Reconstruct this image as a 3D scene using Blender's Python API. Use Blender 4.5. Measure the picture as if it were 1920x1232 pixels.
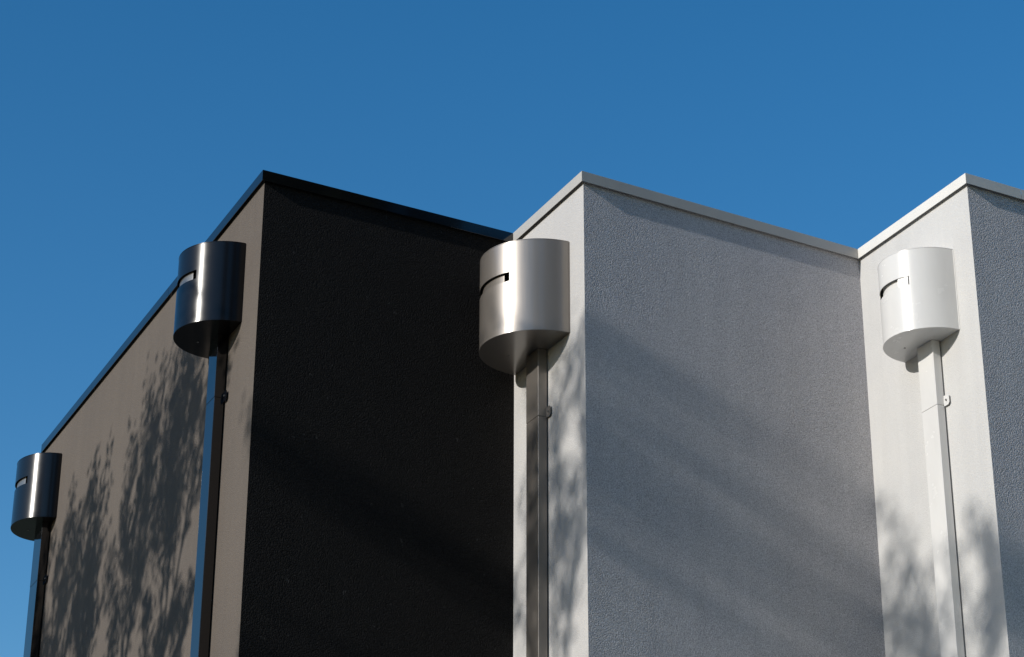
import bpy, bmesh, math, random
from mathutils import Vector, Matrix, noise

R = math.radians
for o in list(bpy.data.objects):
    bpy.data.objects.remove(o, do_unlink=True)
scene = bpy.context.scene
C = scene.collection

# ------------------------------------------------------------------ camera
EYE = 1.6                                   # camera height above the ground
F_PX, PITCH, ROLL = 4156.0, 0.41936, 0.00376
cam_d = bpy.data.cameras.new("camera")
cam_d.sensor_width = 36.0
cam_d.lens = F_PX * 36.0 / 1920.0
cam_d.clip_start = 0.1
cam_d.clip_end = 2000.0
cam = bpy.data.objects.new("camera", cam_d)
C.objects.link(cam)
fwd = Vector((0, math.cos(PITCH), math.sin(PITCH)))
up0 = Vector((0, -math.sin(PITCH), math.cos(PITCH)))
rt0 = Vector((1, 0, 0))
rt = rt0 * math.cos(ROLL) + up0 * math.sin(ROLL)
up = up0 * math.cos(ROLL) - rt0 * math.sin(ROLL)
m = Matrix((rt, up, -fwd)).transposed().to_4x4()
m.translation = Vector((0, 0, EYE))
cam.matrix_world = m
scene.camera = cam

# ------------------------------------------------------------------ light
SUN_BETA, SUN_EL = 34.2, 21.5               # sun stands left of and slightly behind the camera
sdir = Vector((-math.cos(R(SUN_BETA)) * math.cos(R(SUN_EL)),
               -math.sin(R(SUN_BETA)) * math.cos(R(SUN_EL)), math.sin(R(SUN_EL))))
world = bpy.data.worlds.new("World")
scene.world = world
world.use_nodes = True
wn = world.node_tree
for n in list(wn.nodes):
    wn.nodes.remove(n)
w_out = wn.nodes.new('ShaderNodeOutputWorld')
w_bg = wn.nodes.new('ShaderNodeBackground')
w_sky = wn.nodes.new('ShaderNodeTexSky')
w_sky.sky_type = 'NISHITA'
w_sky.sun_disc = False
w_sky.sun_elevation = R(SUN_EL)
w_sky.sun_rotation = math.atan2(sdir.x, sdir.y)
w_sky.altitude = 0
w_sky.air_density = 1.0
w_sky.dust_density = 0.3
w_sky.ozone_density = 1.6
w_bg.inputs['Strength'].default_value = 0.14
w_hsv = wn.nodes.new('ShaderNodeHueSaturation')
w_hsv.inputs['Saturation'].default_value = 1.42
wn.links.new(w_sky.outputs[0], w_hsv.inputs['Color'])
wn.links.new(w_hsv.outputs[0], w_bg.inputs[0])
wn.links.new(w_bg.outputs[0], w_out.inputs[0])

sl = bpy.data.lights.new("sun", 'SUN')
sl.energy = 4.0
sl.angle = R(0.53)
sl.color = (1.0, 0.955, 0.89)
sun = bpy.data.objects.new("sun", sl)
C.objects.link(sun)
sun.location = (-20, -15, 30)
sun.rotation_euler = sdir.to_track_quat('Z', 'Y').to_euler()

vs = scene.view_settings
vs.view_transform = 'Standard'
vs.look = 'None'
vs.exposure = 0.0
vs.gamma = 1.0
scene.render.engine = 'CYCLES'
scene.cycles.use_denoising = True
scene.cycles.use_adaptive_sampling = False
scene.cycles.caustics_reflective = False
scene.cycles.caustics_refractive = False
scene.cycles.sample_clamp_indirect = 2.5
scene.cycles.max_bounces = 6
scene.render.resolution_x = 1024
scene.render.resolution_y = 657

# ------------------------------------------------------------------ helpers
def tag(o, label=None, cat=None, group=None, kind=None):
    if label: o['label'] = label
    if cat: o['category'] = cat
    if group: o['group'] = group
    if kind: o['kind'] = kind
    return o

def link_bm(name, bm, mat, parent=None, smooth=False):
    me = bpy.data.meshes.new(name)
    bmesh.ops.recalc_face_normals(bm, faces=bm.faces[:])
    bm.to_mesh(me)
    bm.free()
    if smooth:
        for p in me.polygons:
            p.use_smooth = True
    me.materials.append(mat)
    o = bpy.data.objects.new(name, me)
    C.objects.link(o)
    if parent:
        o.parent = parent
    return o

def empty(name, loc=(0, 0, 0)):
    o = bpy.data.objects.new(name, None)
    o.location = loc
    o.empty_display_size = 0.3
    C.objects.link(o)
    return o

def prism(bm, pts, z0, z1):
    lo = [bm.verts.new((p[0], p[1], z0)) for p in pts]
    hi = [bm.verts.new((p[0], p[1], z1)) for p in pts]
    n = len(pts)
    bm.faces.new(lo[::-1]); bm.faces.new(hi)
    for i in range(n):
        j = (i + 1) % n
        bm.faces.new((lo[i], lo[j], hi[j], hi[i]))

def bevel(bm, w, seg=2):
    bmesh.ops.recalc_face_normals(bm, faces=bm.faces[:])
    es = [e for e in bm.edges if len(e.link_faces) == 2 and e.calc_face_angle(0) > R(25)]
    bmesh.ops.bevel(bm, geom=es, offset=w, segments=seg, affect='EDGES', profile=0.6)

# ------------------------------------------------------------------ materials
def newmat(name):
    mt = bpy.data.materials.new(name)
    mt.use_nodes = True
    nt = mt.node_tree
    b = nt.nodes['Principled BSDF']
    return mt, nt, b

def N(nt, t, **kw):
    n = nt.nodes.new(t)
    for k, v in kw.items():
        setattr(n, k, v)
    return n

def noise_tex(nt, scale, detail=3, rough=0.5, vec=None, stretch=None):
    tc = N(nt, 'ShaderNodeTexCoord')
    src = tc.outputs['Object']
    if stretch:
        mp = N(nt, 'ShaderNodeMapping')
        mp.inputs['Scale'].default_value = stretch
        nt.links.new(src, mp.inputs['Vector'])
        src = mp.outputs[0]
    n = N(nt, 'ShaderNodeTexNoise')
    n.inputs['Scale'].default_value = scale
    n.inputs['Detail'].default_value = detail
    n.inputs['Roughness'].default_value = rough
    nt.links.new(src, n.inputs['Vector'])
    return n

def ramp(nt, src, p0, c0, p1, c1):
    r = N(nt, 'ShaderNodeValToRGB')
    r.color_ramp.elements[0].position = p0
    r.color_ramp.elements[0].color = (*c0, 1)
    r.color_ramp.elements[1].position = p1
    r.color_ramp.elements[1].color = (*c1, 1)
    nt.links.new(src, r.inputs[0])
    return r

def mul(nt, a, b, fac=1.0, mode='MULTIPLY'):
    mx = N(nt, 'ShaderNodeMixRGB', blend_type=mode)
    mx.inputs[0].default_value = fac
    nt.links.new(a, mx.inputs[1]); nt.links.new(b, mx.inputs[2])
    return mx

def stucco(name, col, grain=0.010, rough=0.9, spec=0.3, spots=0.0, scale=75.0, g3=0.16):
    """rendered wall: pitted fine grain as bump, slight mottling and rain streaks as colour"""
    mt, nt, b = newmat(name)
    base = N(nt, 'ShaderNodeRGB'); base.outputs[0].default_value = (*col, 1)
    mot = noise_tex(nt, 1.1, 5, 0.6)
    r1 = ramp(nt, mot.outputs['Fac'], 0.3, (0.93, 0.93, 0.94), 0.7, (1.04, 1.03, 1.02))
    strk = noise_tex(nt, 3.0, 4, 0.6, stretch=(2.2, 2.2, 0.10))
    r2 = ramp(nt, strk.outputs['Fac'], 0.35, (0.965, 0.965, 0.965), 0.65, (1.02, 1.02, 1.02))
    gr = noise_tex(nt, scale * 1.3, 2, 0.6)
    r3 = ramp(nt, gr.outputs['Fac'], 0.3, (1 - g3,) * 3, 0.7, (1 + g3,) * 3)
    c = mul(nt, base.outputs[0], r1.outputs[0])
    c = mul(nt, c.outputs[0], r2.outputs[0])
    c = mul(nt, c.outputs[0], r3.outputs[0])
    if spots:
        sp = noise_tex(nt, 26.0, 1, 0.3)
        r4 = ramp(nt, sp.outputs['Fac'], 0.775, (1, 1, 1), 0.79, (spots, spots, spots))
        c = mul(nt, c.outputs[0], r4.outputs[0])
    nt.links.new(c.outputs[0], b.inputs['Base Color'])
    b.inputs['Roughness'].default_value = rough
    b.inputs['Specular IOR Level'].default_value = spec
    n1 = noise_tex(nt, scale, 2, 0.5)
    vo = N(nt, 'ShaderNodeTexVoronoi', feature='F1')
    vo.inputs['Scale'].default_value = scale
    tcv = N(nt, 'ShaderNodeTexCoord'); nt.links.new(tcv.outputs['Object'], vo.inputs['Vector'])
    vm = N(nt, 'ShaderNodeMath', operation='MULTIPLY'); vm.inputs[1].default_value = -0.6
    nt.links.new(vo.outputs['Distance'], vm.inputs[0])
    n2 = noise_tex(nt, 14.0, 2, 0.5)
    n3 = noise_tex(nt, 1.6, 2, 0.5)
    def scl(n, k):
        mm = N(nt, 'ShaderNodeMath', operation='MULTIPLY')
        mm.inputs[1].default_value = k
        nt.links.new(n.outputs['Fac'], mm.inputs[0]); return mm
    a0, a2, a3 = scl(n1, 0.5), scl(n2, 0.06), scl(n3, 0.3)
    a1 = N(nt, 'ShaderNodeMath', operation='ADD')
    nt.links.new(a0.outputs[0], a1.inputs[0]); nt.links.new(vm.outputs[0], a1.inputs[1])
    s1 = N(nt, 'ShaderNodeMath', operation='ADD'); nt.links.new(a1.outputs[0], s1.inputs[0]); nt.links.new(a2.outputs[0], s1.inputs[1])
    s2 = N(nt, 'ShaderNodeMath', operation='ADD'); nt.links.new(s1.outputs[0], s2.inputs[0]); nt.links.new(a3.outputs[0], s2.inputs[1])
    bp = N(nt, 'ShaderNodeBump')
    bp.inputs['Strength'].default_value = 1.0
    bp.inputs['Distance'].default_value = grain
    nt.links.new(s2.outputs[0], bp.inputs['Height'])
    nt.links.new(bp.outputs[0], b.inputs['Normal'])
    return mt

def painted_metal(name, col, rough=0.3, metallic=0.0, ior=1.5, wear=0.05, coat=0.0, wave=0.0015, brush=False):
    mt, nt, b = newmat(name)
    base = N(nt, 'ShaderNodeRGB'); base.outputs[0].default_value = (*col, 1)
    mot = noise_tex(nt, 5.0, 4, 0.6, stretch=(1, 1, 0.35))
    r1 = ramp(nt, mot.outputs['Fac'], 0.3, (1 - wear,) * 3, 0.7, (1 + wear * .5,) * 3)
    c = mul(nt, base.outputs[0], r1.outputs[0])
    nt.links.new(c.outputs[0], b.inputs['Base Color'])
    b.inputs['Metallic'].default_value = metallic
    b.inputs['IOR'].default_value = ior
    b.inputs['Coat Weight'].default_value = coat
    b.inputs['Coat Roughness'].default_value = rough * .4
    rr = noise_tex(nt, 90.0 if brush else 9.0, 3, 0.6, stretch=(1, 1, 0.03) if brush else None)
    mr = N(nt, 'ShaderNodeMapRange')
    mr.inputs[3].default_value = rough * (0.88 if not brush else 0.85)
    mr.inputs[4].default_value = rough * 1.15
    nt.links.new(rr.outputs['Fac'], mr.inputs[0])
    nt.links.new(mr.outputs[0], b.inputs['Roughness'])
    bn = noise_tex(nt, 3.5, 2, 0.5)
    bp = N(nt, 'ShaderNodeBump')
    bp.inputs['Strength'].default_value = 1.0
    bp.inputs['Distance'].default_value = wave
    nt.links.new(bn.outputs['Fac'], bp.inputs['Height'])
    nt.links.new(bp.outputs[0], b.inputs['Normal'])
    return mt

M = {}
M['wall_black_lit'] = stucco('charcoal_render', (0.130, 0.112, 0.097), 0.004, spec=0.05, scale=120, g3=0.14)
M['wall_black'] = stucco('black_render', (0.017, 0.0162, 0.0158), 0.019, spec=0.06, spots=2.2, scale=105, g3=0.6)  # same render as the sunlit face, shade put into the much darker colour
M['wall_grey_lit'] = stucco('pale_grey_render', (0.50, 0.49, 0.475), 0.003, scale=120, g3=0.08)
M['wall_grey'] = stucco('grey_render', (0.475, 0.465, 0.48), 0.0062, scale=110, g3=0.40)  # shaded copy of the pale grey render, cool skylight tint in the colour
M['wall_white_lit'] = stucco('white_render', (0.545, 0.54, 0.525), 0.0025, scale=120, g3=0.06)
M['wall_white'] = stucco('light_grey_render', (0.55, 0.535, 0.55), 0.0062, scale=110, g3=0.40)  # shaded copy of the white render, skylight tint put into its colour
M['coping_black'] = painted_metal('gloss_black_capping', (0.004, 0.004, 0.005), 0.08, ior=1.7, wave=0.0006)
M['coping_grey'] = painted_metal('grey_capping', (0.41, 0.395, 0.37), 0.6)
M['coping_white'] = painted_metal('white_capping', (0.68, 0.66, 0.62), 0.6)
M['box_black'] = painted_metal('gloss_black_metal', (0.004, 0.004, 0.005), 0.20, ior=1.42, wave=0.002)
M['pipe_black'] = painted_metal('gloss_black_pipe', (0.004, 0.004, 0.005), 0.07, ior=1.7, wave=0.0004)
M['box_steel'] = painted_metal('satin_steel', (0.25, 0.225, 0.20), 0.38, metallic=0.6, coat=0.7, wave=0.0008, brush=True)
M['box_white'] = painted_metal('satin_white_metal', (0.66, 0.65, 0.63), 0.26, wave=0.001)
M['liner'] = painted_metal('galvanised_liner', (0.36, 0.34, 0.31), 0.5, metallic=0.2)
M['screw'] = painted_metal('screw_metal', (0.25, 0.24, 0.23), 0.4, metallic=0.8)
M['roof'] = stucco('roof_gravel', (0.25, 0.24, 0.23), 0.01, scale=30)

# ------------------------------------------------------------------ ground
def ground_mat(name, c0, c1, scale):
    mt, nt, b = newmat(name)
    n = noise_tex(nt, scale, 8, 0.65)
    r = ramp(nt, n.outputs['Fac'], 0.35, c0, 0.65, c1)
    nt.links.new(r.outputs[0], b.inputs['Base Color'])
    b.inputs['Roughness'].default_value = 0.9
    bp = N(nt, 'ShaderNodeBump'); bp.inputs['Distance'].default_value = 0.02
    nt.links.new(n.outputs['Fac'], bp.inputs['Height']); nt.links.new(bp.outputs[0], b.inputs['Normal'])
    return mt

bm = bmesh.new()
vv = [bm.verts.new(p) for p in ((-600, -600, 0), (600, -600, 0), (600, 600, 0), (-600, 600, 0))]
bm.faces.new(vv)
tag(link_bm('ground', bm, ground_mat('lawn_earth', (0.05, 0.06, 0.03), (0.10, 0.10, 0.06), 0.8)), kind='structure')
bm = bmesh.new()
prism(bm, [(-9, 4), (14, 4), (14, 14.6), (-9, 22)], 0.004, 0.10)
bevel(bm, 0.02)
tag(link_bm('pavement', bm, ground_mat('paving_concrete', (0.26, 0.25, 0.23), (0.34, 0.33, 0.31), 3.0)), kind='structure')
bm = bmesh.new()
prism(bm, [(-60, -4), (60, -4), (60, 3.6), (-60, 3.6)], -0.05, 0.008)
tag(link_bm('road', bm, ground_mat('asphalt', (0.045, 0.045, 0.047), (0.07, 0.07, 0.07), 6.0)), kind='structure')

# ------------------------------------------------------------------ the zigzag terrace
TOP = EYE + 7.0                              # top of the capping
CAP_H = 0.076
OVER = 0.025                                 # how far the capping stands out from the wall
V = [Vector(p) for p in ((-4.139, 18.255), (-1.669, 13.107), (0.005, 14.044),
                         (0.463, 13.105), (2.476, 14.280), (3.029, 13.115))]
d3 = (Vector((3.474, 13.361)) - V[5]).normalized()
V.append(V[5] + d3 * 8.8)                    # far end, well beyond the right edge of the photo
back = Vector((math.sin(R(60.4)), math.cos(R(60.4))))
E0 = V[0] + back * 9.0                       # the far gable end runs back from the last corner
path = [E0] + V + [V[6] + (V[0] - V[1]).normalized() * 3]

def offset(path, d):
    """shift the polyline inwards (away from the street) by d with mitred corners"""
    out = []
    for i, p in enumerate(path):
        ds = []
        if i > 0: ds.append((p - path[i - 1]).normalized())
        if i < len(path) - 1: ds.append((path[i + 1] - p).normalized())
        ns = [Vector((-q.y, q.x)) for q in ds]   # left of the travel direction = inside
        if len(ns) == 1:
            out.append(p + ns[0] * d)
        else:
            b = (ns[0] + ns[1]).normalized()
            out.append(p + b * (d / max(0.2, b.dot(ns[0]))))
    return out

P_cap0 = path
P_wall = offset(path, OVER)
P_wall_in = offset(path, OVER + 0.28)
P_cap1 = offset(path, 0.36)
P_lip = offset(path, 0.004)
INTER = 0.5

def wall_piece(name, i, mat, parent, label=None):
    """one face of the zigzag, between path points i and i+1, as a slab with a clean wall plane"""
    bm = bmesh.new()
    prism(bm, [P_wall[i], P_wall[i + 1], P_wall_in[i + 1], P_wall_in[i]], -0.2, TOP - 0.025)
    o = link_bm(name, bm, mat, parent)
    if label: o['label'] = label
    return o

def cap_piece(i, t0, t1, mat, parent, label=None):
    """folded metal capping over wall face i from fraction t0 to t1"""
    bm = bmesh.new()
    def L(P, t): return P[i].lerp(P[i + 1], t)
    # folded sheet section: front lip hanging free of the wall, top falling to the inside
    lo = TOP - CAP_H
    sec = [(P_cap0, lo), (P_cap0, TOP), (P_cap1, TOP - 0.015), (P_cap1, TOP - 0.021), (P_lip, TOP - 0.006), (P_lip, lo)]
    e0 = [bm.verts.new((*L(P, t0), z)) for P, z in sec]
    e1 = [bm.verts.new((*L(P, t1), z)) for P, z in sec]
    bm.faces.new(e0[::-1]); bm.faces.new(e1)
    for k in range(6):
        j = (k + 1) % 6
        bm.faces.new((e0[k], e0[j], e1[j], e1[k]))
    bevel(bm, 0.0012, 2)
    o = link_bm('coping', bm, mat, parent)
    if label: o['label'] = label
    return o

def cap_run(i, mat, parent, cuts=(), label=None):
    L = (path[i + 1] - path[i]).length
    g = 0.0012 / L
    ts = [0] + list(cuts) + [1]
    for k in range(len(ts) - 1):
        cap_piece(i, ts[k] + (g if k or i else 0), ts[k + 1] - g, mat, parent, label)

units = [
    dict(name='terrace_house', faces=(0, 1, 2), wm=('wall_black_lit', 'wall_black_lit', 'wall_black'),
         cm='coping_black', cuts={1: (0.28, 0.64)},
         label='charcoal and black rendered end house, leftmost of the zigzag row',
         wl={1: 'long charcoal wall in the sun, dappled with leaf shadow', 2: 'black wall in raking light'}),
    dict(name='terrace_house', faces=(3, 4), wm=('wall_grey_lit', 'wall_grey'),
         cm='coping_grey', cuts={}, label='grey rendered house in the middle of the zigzag row, next to the black one',
         wl={3: 'narrow pale grey wall in the sun', 4: 'grey wall in raking light with diagonal shadows'}),
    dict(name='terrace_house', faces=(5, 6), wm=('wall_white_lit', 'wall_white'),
         cm='coping_white', cuts={6: (0.0545, 0.33, 0.62)}, label='white rendered house at the right end of the zigzag row',
         wl={5: 'white wall in the sun', 6: 'blue grey looking wall at the right edge'}),
]
for u in units:
    f0, f1 = u['faces'][0], u['faces'][-1]
    base = P_wall[f0 + (1 if f0 == 0 else 0)]
    root = empty(u['name'], (0, 0, 0))
    root.location = (base.x, base.y, 0)
    tag(root, u['label'], 'house', 'houses of the zigzag terrace')
    kids = []
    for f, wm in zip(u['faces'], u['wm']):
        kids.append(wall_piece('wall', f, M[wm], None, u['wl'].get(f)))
        before = set(C.objects)
        cm = M[u['cm']]
        cap_run(f, cm, None, u['cuts'].get(f, ()))
        kids += [o for o in C.objects if o not in before]
    # flat roof behind the parapet
    pts = [P_wall_in[k] for k in range(f0, f1 + 2)]
    bk0, bk1 = pts[0] + back * 6.5 if f0 else pts[0], (pts[-1] + back * 6.5 if f1 != 6 else pts[-1])
    bm = bmesh.new()
    prism(bm, pts + ([bk1] if f1 != 6 else []) + ([bk0] if f0 else []), TOP - 0.6, TOP - 0.35)
    kids.append(link_bm('roof', bm, M['roof']))
    bm = bmesh.new()
    q0 = bk0 if f0 else pts[0]
    dd = (bk1 - q0).normalized(); nn = Vector((-dd.y, dd.x))
    q0 = q0 + dd * 0.01
    e1 = bk1 - dd * 0.01
    prism(bm, [q0 + nn * 0.01, e1 + nn * 0.01, e1 + nn * 0.25, q0 + nn * 0.25], -0.2, TOP - 0.35)
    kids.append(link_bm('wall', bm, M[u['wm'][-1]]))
    if f1 == 6:   # closing side wall at the right
        kids[-1]['label'] = 'rear wall'
    for k in kids:
        k.parent = root
        k.matrix_parent_inverse = Matrix.Translation((-base.x, -base.y, 0))

# ------------------------------------------------------------------ rain hoppers with downpipes
def frame(i, j):
    """origin on the wall plane under capping corner i, unit vector along the wall away from it, outward normal"""
    A = (V[j] - V[i]).normalized()
    n = Vector((-A.y, A.x))
    if n.dot(-V[i]) < 0: n = -n
    return V[i] - n * OVER, A, n

def hopper(wall, s0, zt, zb, Cc, D, ps, pw, pd, zj, zbr, mat, label, slot=(0.066, 57, 128), tabbed=False):
    o0, A, n = frame(*wall)
    zt, zb, zj, zbr = (v + EYE for v in (zt, zb, zj, zbr))
    cs = s0 + Cc / 2
    root = empty('rainwater_downpipe')
    base = o0 + A * (ps + pw / 2)
    root.location = (base.x, base.y, 0)
    root.rotation_euler = (0, 0, math.atan2(A.y, A.x))
    tag(root, label, 'downpipe', 'hoppers with downpipes along the facade')
    # local frame: x along the wall (A), y = side * outward, z up
    yax = Vector((-A.y, A.x)); sg = 1 if yax.dot(n) > 0 else -1
    cx = cs - (ps + pw / 2)
    def P(s, nn, z): return (s, nn * sg, z)
    hw = Cc / 2
    T = 0.004
    H_, a0, a1 = slot
    ld = 0.024 if tabbed else (0.018 if mat is M['box_black'] else 0.020)
    # body: half-round shell with an overflow slot, grid of quads
    NP, zc = 96, zb + (zt - zb) * 0.62
    zs = sorted({zb + 0.012, zc - H_ / 2, zc + H_ / 2, zt})
    zs = [zb + 0.0115] + [zc - H_ / 2, zc + H_ / 2, zt]
    bm = bmesh.new()
    def pt(k, z, ins=0.0, r=0.0):
        a = math.pi * k / NP
        return P(cx - (hw - ins + r) * math.cos(a), max(0.003, (D - ins + r) * math.sin(a)), z)
    outer = [[bm.verts.new(pt(k, z)) for k in range(NP + 1)] for z in zs]
    inner = [[bm.verts.new(pt(k, z, T)) for k in range(NP + 1)] for z in zs]
    def hole(r, k):
        a = 180.0 * (k + .5) / NP
        return r == 1 and a0 < a < a1
    for r in range(3):
        for k in range(NP):
            if not hole(r, k):
                bm.faces.new((outer[r][k], outer[r][k + 1], outer[r + 1][k + 1], outer[r + 1][k]))
                bm.faces.new((inner[r][k], inner[r + 1][k], inner[r + 1][k + 1], inner[r][k + 1]))
                if hole(r, k + 1) or (k and hole(r, k - 1)):
                    kk = k + 1 if hole(r, k + 1) else k
                    bm.faces.new((outer[r][kk], inner[r][kk], inner[r + 1][kk], outer[r + 1][kk]))
            else:
                for rr in (r, r + 1):
                    bm.faces.new((outer[rr][k], outer[rr][k + 1], inner[rr][k + 1], inner[rr][k]))
    for rr in (0, 3):
        for k in range(NP):
            bm.faces.new((outer[rr][k], outer[rr][k + 1], inner[rr][k + 1], inner[rr][k]))
    body = link_bm('hopper_box', bm, mat, root, smooth=True)
    body.data.set_sharp_from_angle(angle=R(40))
    # back plate on the wall, with a narrow flange past each side
    bm = bmesh.new()
    prism(bm, [P(cx - hw - 0.006, 0.0008, 0), P(cx + hw + 0.006, 0.0008, 0), P(cx + hw + 0.006, 0.0035, 0), P(cx - hw - 0.006, 0.0035, 0)], zb, zt - 0.002)
    link_bm('back_plate', bm, mat, root)
    # base plate with a turned-up rim, and the lid
    def disc(name, z0, z1, r, parent):
        bm = bmesh.new()
        prism(bm, [pt(k, 0, 0, r)[:2] for k in range(NP + 1)], z0, z1)
        bevel(bm, min(0.0012, (z1 - z0) * .3), 1)
        return link_bm(name, bm, mat, parent)
    disc('base_plate', zb, zb + 0.011, 0.0022, root)
    disc('lid', zt + 0.0005, zt + 0.006, 0.0012, root)
    # folded tab with a screw hole behind the right end of the slot
    if tabbed:
        at = R(a0 + 9)
        cxy = Vector((cx - (hw - T - .004) * math.cos(at), (D - T - .004) * math.sin(at) * sg))
        tv = Vector((hw * math.sin(at), D * math.cos(at) * sg)).normalized()
        nv = Vector((tv.y, -tv.x))
        bm = bmesh.new()
        q = [(-.045, -H_ * .62), (.022, -H_ * .62), (.034, -H_ * .3), (.034, H_ * .35), (.02, H_ * .62), (-.045, H_ * .62)]
        lo = []; hi = []
        for x, z in q:
            p = cxy + tv * x
            lo.append(bm.verts.new((p.x, p.y, zc + z)))
            p = p - nv * 0.002
            hi.append(bm.verts.new((p.x, p.y, zc + z)))
        bm.faces.new(lo); bm.faces.new(hi[::-1])
        for i in range(len(q)):
            j = (i + 1) % len(q); bm.faces.new((lo[i], lo[j], hi[j], hi[i]))
        tab = link_bm('slot_tab', bm, mat, root)
        bm = bmesh.new()
        sc_ = cxy - nv * 0.003
        bmesh.ops.create_cone(bm, cap_ends=True, segments=12, radius1=0.007, radius2=0.006, depth=0.005,
                              matrix=Matrix.Translation((sc_.x, sc_.y, zc)) @ Vector((nv.x, nv.y, 0)).to_track_quat('Z', 'Y').to_matrix().to_4x4())
        link_bm('screw', bm, M['screw'], tab)
    # curved liner a little way behind the slot
    bm = bmesh.new()
    cols = [k for k in range(NP + 1) if a0 + 5 < 180 * k / NP < a1 + 14]
    g = []
    for k in cols:
        g.append([bm.verts.new(pt(k, z, ins)) for z, ins in ((zc - H_ * .9, ld), (zc + H_ * 2.6, ld), (zc + H_ * 2.6, ld + .002), (zc - H_ * .9, ld + .002))])
    for u_, v_ in zip(g, g[1:]):
        for i in range(4):
            j = (i + 1) % 4; bm.faces.new((u_[i], u_[j], v_[j], v_[i]))
    bm.faces.new(g[0]); bm.faces.new(g[-1][::-1])
    link_bm('slot_liner', bm, M['screw'] if mat is M['box_black'] else mat, root)
    # downpipe: upper length socketed over the lower one
    x0, x1 = -pw / 2, pw / 2
    def pipe(name, z0, z1, g, wob=0):
        bm = bmesh.new()
        prism(bm, [P(x0 - g, 0.012 - g, 0)[:2], P(x1 + g, 0.012 - g, 0)[:2], P(x1 + g, pd + g, 0)[:2], P(x0 - g, pd + g, 0)[:2]], z0, z1)
        bevel(bm, 0.0035, 3)
        return link_bm(name, bm, M['pipe_black'] if mat is M['box_black'] else mat, root)
    up_ = pipe('upper_pipe', zj, zb - 0.0005, 0.0009)
    pipe('lower_pipe', 0.12, zj - 0.0015, 0.0)
    # pipe clip: strap round the pipe and an ear screwed to the wall on the near side
    bm = bmesh.new()
    e0, e1 = x0 - 0.058, x0 - 0.0015
    w2 = 0.036
    ear = [(e0 + .012, zbr - w2), (e1, zbr - w2 - 0.0), (e1, zbr + w2), (e0 + .012, zbr + w2), (e0, zbr + w2 - .014), (e0, zbr - w2 + .014)]
    fr = [bm.verts.new(P(x, 0.016, z)) for x, z in ear]; bk = [bm.verts.new(P(x, 0.0125, z)) for x, z in ear]
    bm.faces.new(fr); bm.faces.new(bk[::-1])
    for i in range(6):
        j = (i + 1) % 6; bm.faces.new((fr[i], fr[j], bk[j], bk[i]))
    br = link_bm('wall_bracket', bm, mat, root)
    bm = bmesh.new()
    xm = (e0 + e1) / 2
    bmesh.ops.create_cone(bm, cap_ends=True, segments=12, radius1=0.0065, radius2=0.005, depth=0.016,
                          matrix=Matrix.Translation(P(xm, 0.016, zbr)) @ Matrix.Rotation(math.pi / 2, 4, 'X'))
    link_bm('screw', bm, M['screw'], br)
    # rivet under the base plate
    bm = bmesh.new()
    bmesh.ops.create_uvsphere(bm, u_segments=12, v_segments=6, radius=0.008,
                              matrix=Matrix.Translation(P(x1 + 0.03, D * 0.45, zb)) @ Matrix.Diagonal((1, 1, .6, 1)))
    link_bm('rivet', bm, M['screw'], root, smooth=True)
    return root

hopper((1, 0), 5.016, 6.680, 6.110, .691, .289, 5.163, .242, .078, 5.597, 5.609, M['box_black'],
       'small glossy black half-round hopper and downpipe at the far left end of the charcoal wall')
hopper((1, 0), 0.343, 6.603, 6.025, .684, .346, 0.588, .171, .079, 5.568, 5.573, M['box_black'],
       'glossy black half-round hopper and downpipe beside the charcoal wall\'s near corner')
hopper((3, 2), 0.237, 6.577, 5.914, .808, .430, 0.553, .176, .076, 5.428, 5.458, M['box_steel'],
       'satin steel grey half-round hopper and downpipe in the middle, on the narrow pale grey wall')
hopper((5, 4), 0.236, 6.535, 5.951, .617, .332, 0.448, .171, .071, 5.487, 5.515, M['box_white'],
       'white painted half-round hopper and downpipe on the white wall at right', tabbed=True)

# ------------------------------------------------------------------ trees that throw the dappled shade, tall ones added to darken reflections
def leaf_mat(name, c0, c1):
    mt, nt, b = newmat(name)
    n = noise_tex(nt, 2.5, 3, 0.6)
    r = ramp(nt, n.outputs['Fac'], 0.35, c0, 0.65, c1)
    nt.links.new(r.outputs[0], b.inputs['Base Color'])
    b.inputs['Roughness'].default_value = 0.6
    return mt
bark, nt_, b_ = newmat('bark')
_n = noise_tex(nt_, 12, 6, 0.7, stretch=(1, 1, 0.25))
_r = ramp(nt_, _n.outputs['Fac'], 0.3, (0.06, 0.045, 0.035), 0.7, (0.16, 0.13, 0.10))
nt_.links.new(_r.outputs[0], b_.inputs['Base Color'])
b_.inputs['Roughness'].default_value = 0.95
leafm = leaf_mat('leaf_green', (0.02, 0.035, 0.012), (0.05, 0.07, 0.022))

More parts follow.
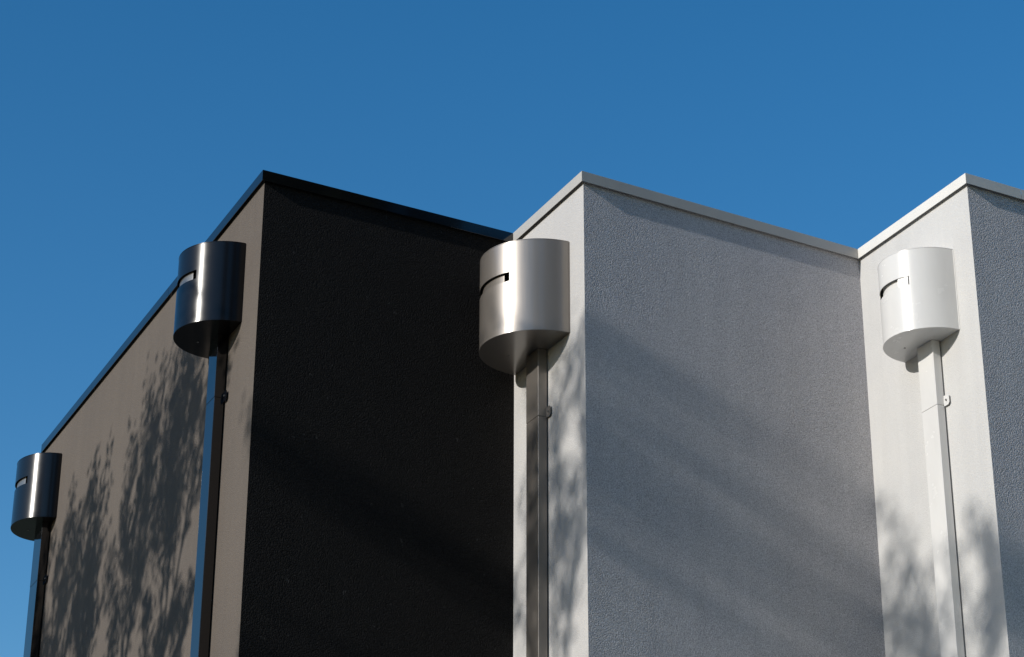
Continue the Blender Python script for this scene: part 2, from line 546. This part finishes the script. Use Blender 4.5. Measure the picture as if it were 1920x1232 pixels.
def make_tree(loc, H, spread, seed, label, base=0.25, n_limb=30, leaves=8, leaf=0.06, lean=0.6, whorl=0):
    """trunk with rising limbs, twigs and leaf-sized faces; crown from base*H to H"""
    rnd = random.Random(seed)
    root = empty('tree', (loc[0], loc[1], 0))
    tag(root, label, 'tree', 'trees across the pavement')
    tb = bmesh.new(); lb = bmesh.new()
    def tube(p0, p1, r0, r1, seg=5):
        d = (p1 - p0)
        if d.length < 1e-4: return
        q = d.normalized().to_track_quat('Z', 'Y')
        ra = []; rb = []
        for k in range(seg):
            a = 2 * math.pi * k / seg
            v = q @ Vector((math.cos(a), math.sin(a), 0))
            ra.append(tb.verts.new(p0 + v * r0)); rb.append(tb.verts.new(p1 + v * r1))
        for k in range(seg):
            j = (k + 1) % seg
            tb.faces.new((ra[k], ra[j], rb[j], rb[k]))
    def add_leaf(p, s):
        u = Vector((rnd.gauss(0, 1), rnd.gauss(0, 1), rnd.gauss(0, 1))).normalized()
        w = u.cross(Vector((rnd.gauss(0, 1), rnd.gauss(0, 1), rnd.gauss(0, 1)))).normalized()
        lb.faces.new([lb.verts.new(x) for x in (p + u * s, p + w * s * .38 + u * s * .45, p, p - w * s * .38 + u * s * .45)])
    def twig(p, d, L, r, depth):
        n = max(3, int(L / 0.2))
        for k in range(n):
            d = (d + Vector((rnd.gauss(0, .08), rnd.gauss(0, .08), rnd.gauss(0.0 if whorl else 0.06, .04 if whorl else .05)))).normalized()
            q = p + d * (L / n)
            tube(p, q, max(.003, r * (1 - k / n * .8)), max(.003, r * (1 - (k + 1) / n * .8)), 6 if depth == 0 else 4)
            p = q
            t = (k + 1) / n
            if depth < 2 and t > .25 and rnd.random() < (.95 if depth == 0 else .6):
                a = rnd.uniform(0, 2 * math.pi)
                side = Vector((math.cos(a), math.sin(a), rnd.uniform(-.1, .25) if whorl else rnd.uniform(0, .9)))
                twig(p, (d * .9 + side * .9).normalized(), L * rnd.uniform(.3, .5) * (1.2 - t * .5), r * .45, depth + 1)
            if depth >= 1 or t > .55:
                for _ in range(leaves):
                    add_leaf(p + Vector((rnd.gauss(0, .06), rnd.gauss(0, .06), rnd.gauss(0, .07))), leaf * rnd.uniform(.7, 1.3))
    p = Vector((0, 0, -.1)); r = H * .014
    nT = n_limb; d = Vector((0, 0, 1)); top = H * .80
    for k in range(nT):
        t = k / nT
        d = (d + Vector((rnd.gauss(0, .025), rnd.gauss(0, .025), .12))).normalized()
        q = p + d * (top / nT)
        tube(p, q, r * (1 - t * .8), r * (1 - (k + 1) / nT * .8), 8)
        p = q
        if t > base:
            u = (t - base) / (1 - base)
            for w_ in range(whorl or 1):
              a = k * 2.399 + w_ * 2 * math.pi / (whorl or 1) + rnd.uniform(-.4, .4)
              out = Vector((math.cos(a), math.sin(a), lean * rnd.uniform(.5, 1.5) + (0 if whorl else t * .5)))
              twig(p, out.normalized(), spread * (1.0 - .25 * u) * rnd.uniform(.8, 1.15), r * .4 * (1 - t * .5), 0)
    for _ in range(4):
        twig(p, Vector((rnd.gauss(0, .28), rnd.gauss(0, .28), 1)).normalized(), (H - top) * rnd.uniform(.7, 1.05), r * .2, 0)
    link_bm('trunk', tb, bark, root)
    cr = link_bm('crown', lb, leafm, root)
    print('tree', seed, 'leaves', len(cr.data.polygons))
    return root

def copy_tree(src, loc, rz, sc, label):
    r = src.copy(); C.objects.link(r)
    r.location = (loc[0], loc[1], 0); r.rotation_euler = (0, 0, rz); r.scale = (sc, sc, sc)
    r['label'] = label
    for ch in list(src.children):
        c = ch.copy(); C.objects.link(c); c.parent = r
    return r

perp = Vector((math.sin(R(SUN_BETA)), -math.cos(R(SUN_BETA))))   # to the right as the sun sees the facade
sh = Vector((-math.cos(R(SUN_BETA)), -math.sin(R(SUN_BETA))))    # horizontally towards the sun
def tree_at(aim, t, lateral=0.0):
    p = Vector(aim) + sh * t + perp * lateral
    return (p.x, p.y)

A1d = (V[0] - V[1]).normalized()
make_tree(tree_at(V[1] + A1d * 1.55, 6.6), 10.2, 1.3, 14, 'leafy tree in front of the charcoal wall, nearest its corner', leaves=12, leaf=.075, n_limb=34)
make_tree(tree_at(V[1] + A1d * 2.75, 7.0), 10.3, 1.3, 23, 'thin leafy tree second from the corner of the charcoal wall', leaves=8, leaf=.075, n_limb=26)
make_tree(tree_at(V[1] + A1d * 3.7, 6.4), 9.9, 1.3, 29, 'low leafy tree third from the corner of the charcoal wall', leaves=11, leaf=.075, n_limb=30)
make_tree(tree_at(V[1] + A1d * 4.7, 7.2), 10.5, 1.4, 17, 'leafy tree in front of the far end of the charcoal wall', leaves=11, leaf=.075, n_limb=30)
make_tree(tree_at(V[3], 12.0, -0.5), 12.0, 1.25, 7, 'tiered tree further left of the camera, across the pavement', leaves=5, leaf=.08, n_limb=21, lean=.12, whorl=4)
make_tree(tree_at(V[3], 13.0, 0.8), 12.6, 1.25, 23, 'furthest left of the trees across the pavement, nearest the road', leaves=5, leaf=.08, n_limb=19, lean=.12, whorl=4)
sky_blocker = make_tree((9.8, 5.0), 20.0, 4.0, 31, 'tall broad tree to the right of the camera', leaves=13, leaf=.16)  # unseen trees added to darken reflections and cut sky fill on the walls
copy_tree(sky_blocker, (9.0, -1.5), 1.3, 1.05, 'tall broad tree to the right and a little behind the camera')
copy_tree(sky_blocker, (4.0, -5.5), 2.9, 1.1, 'tall broad tree behind the camera on its right')
copy_tree(sky_blocker, (-2.5, -7.5), 4.1, 1.05, 'tall broad tree straight behind the camera')
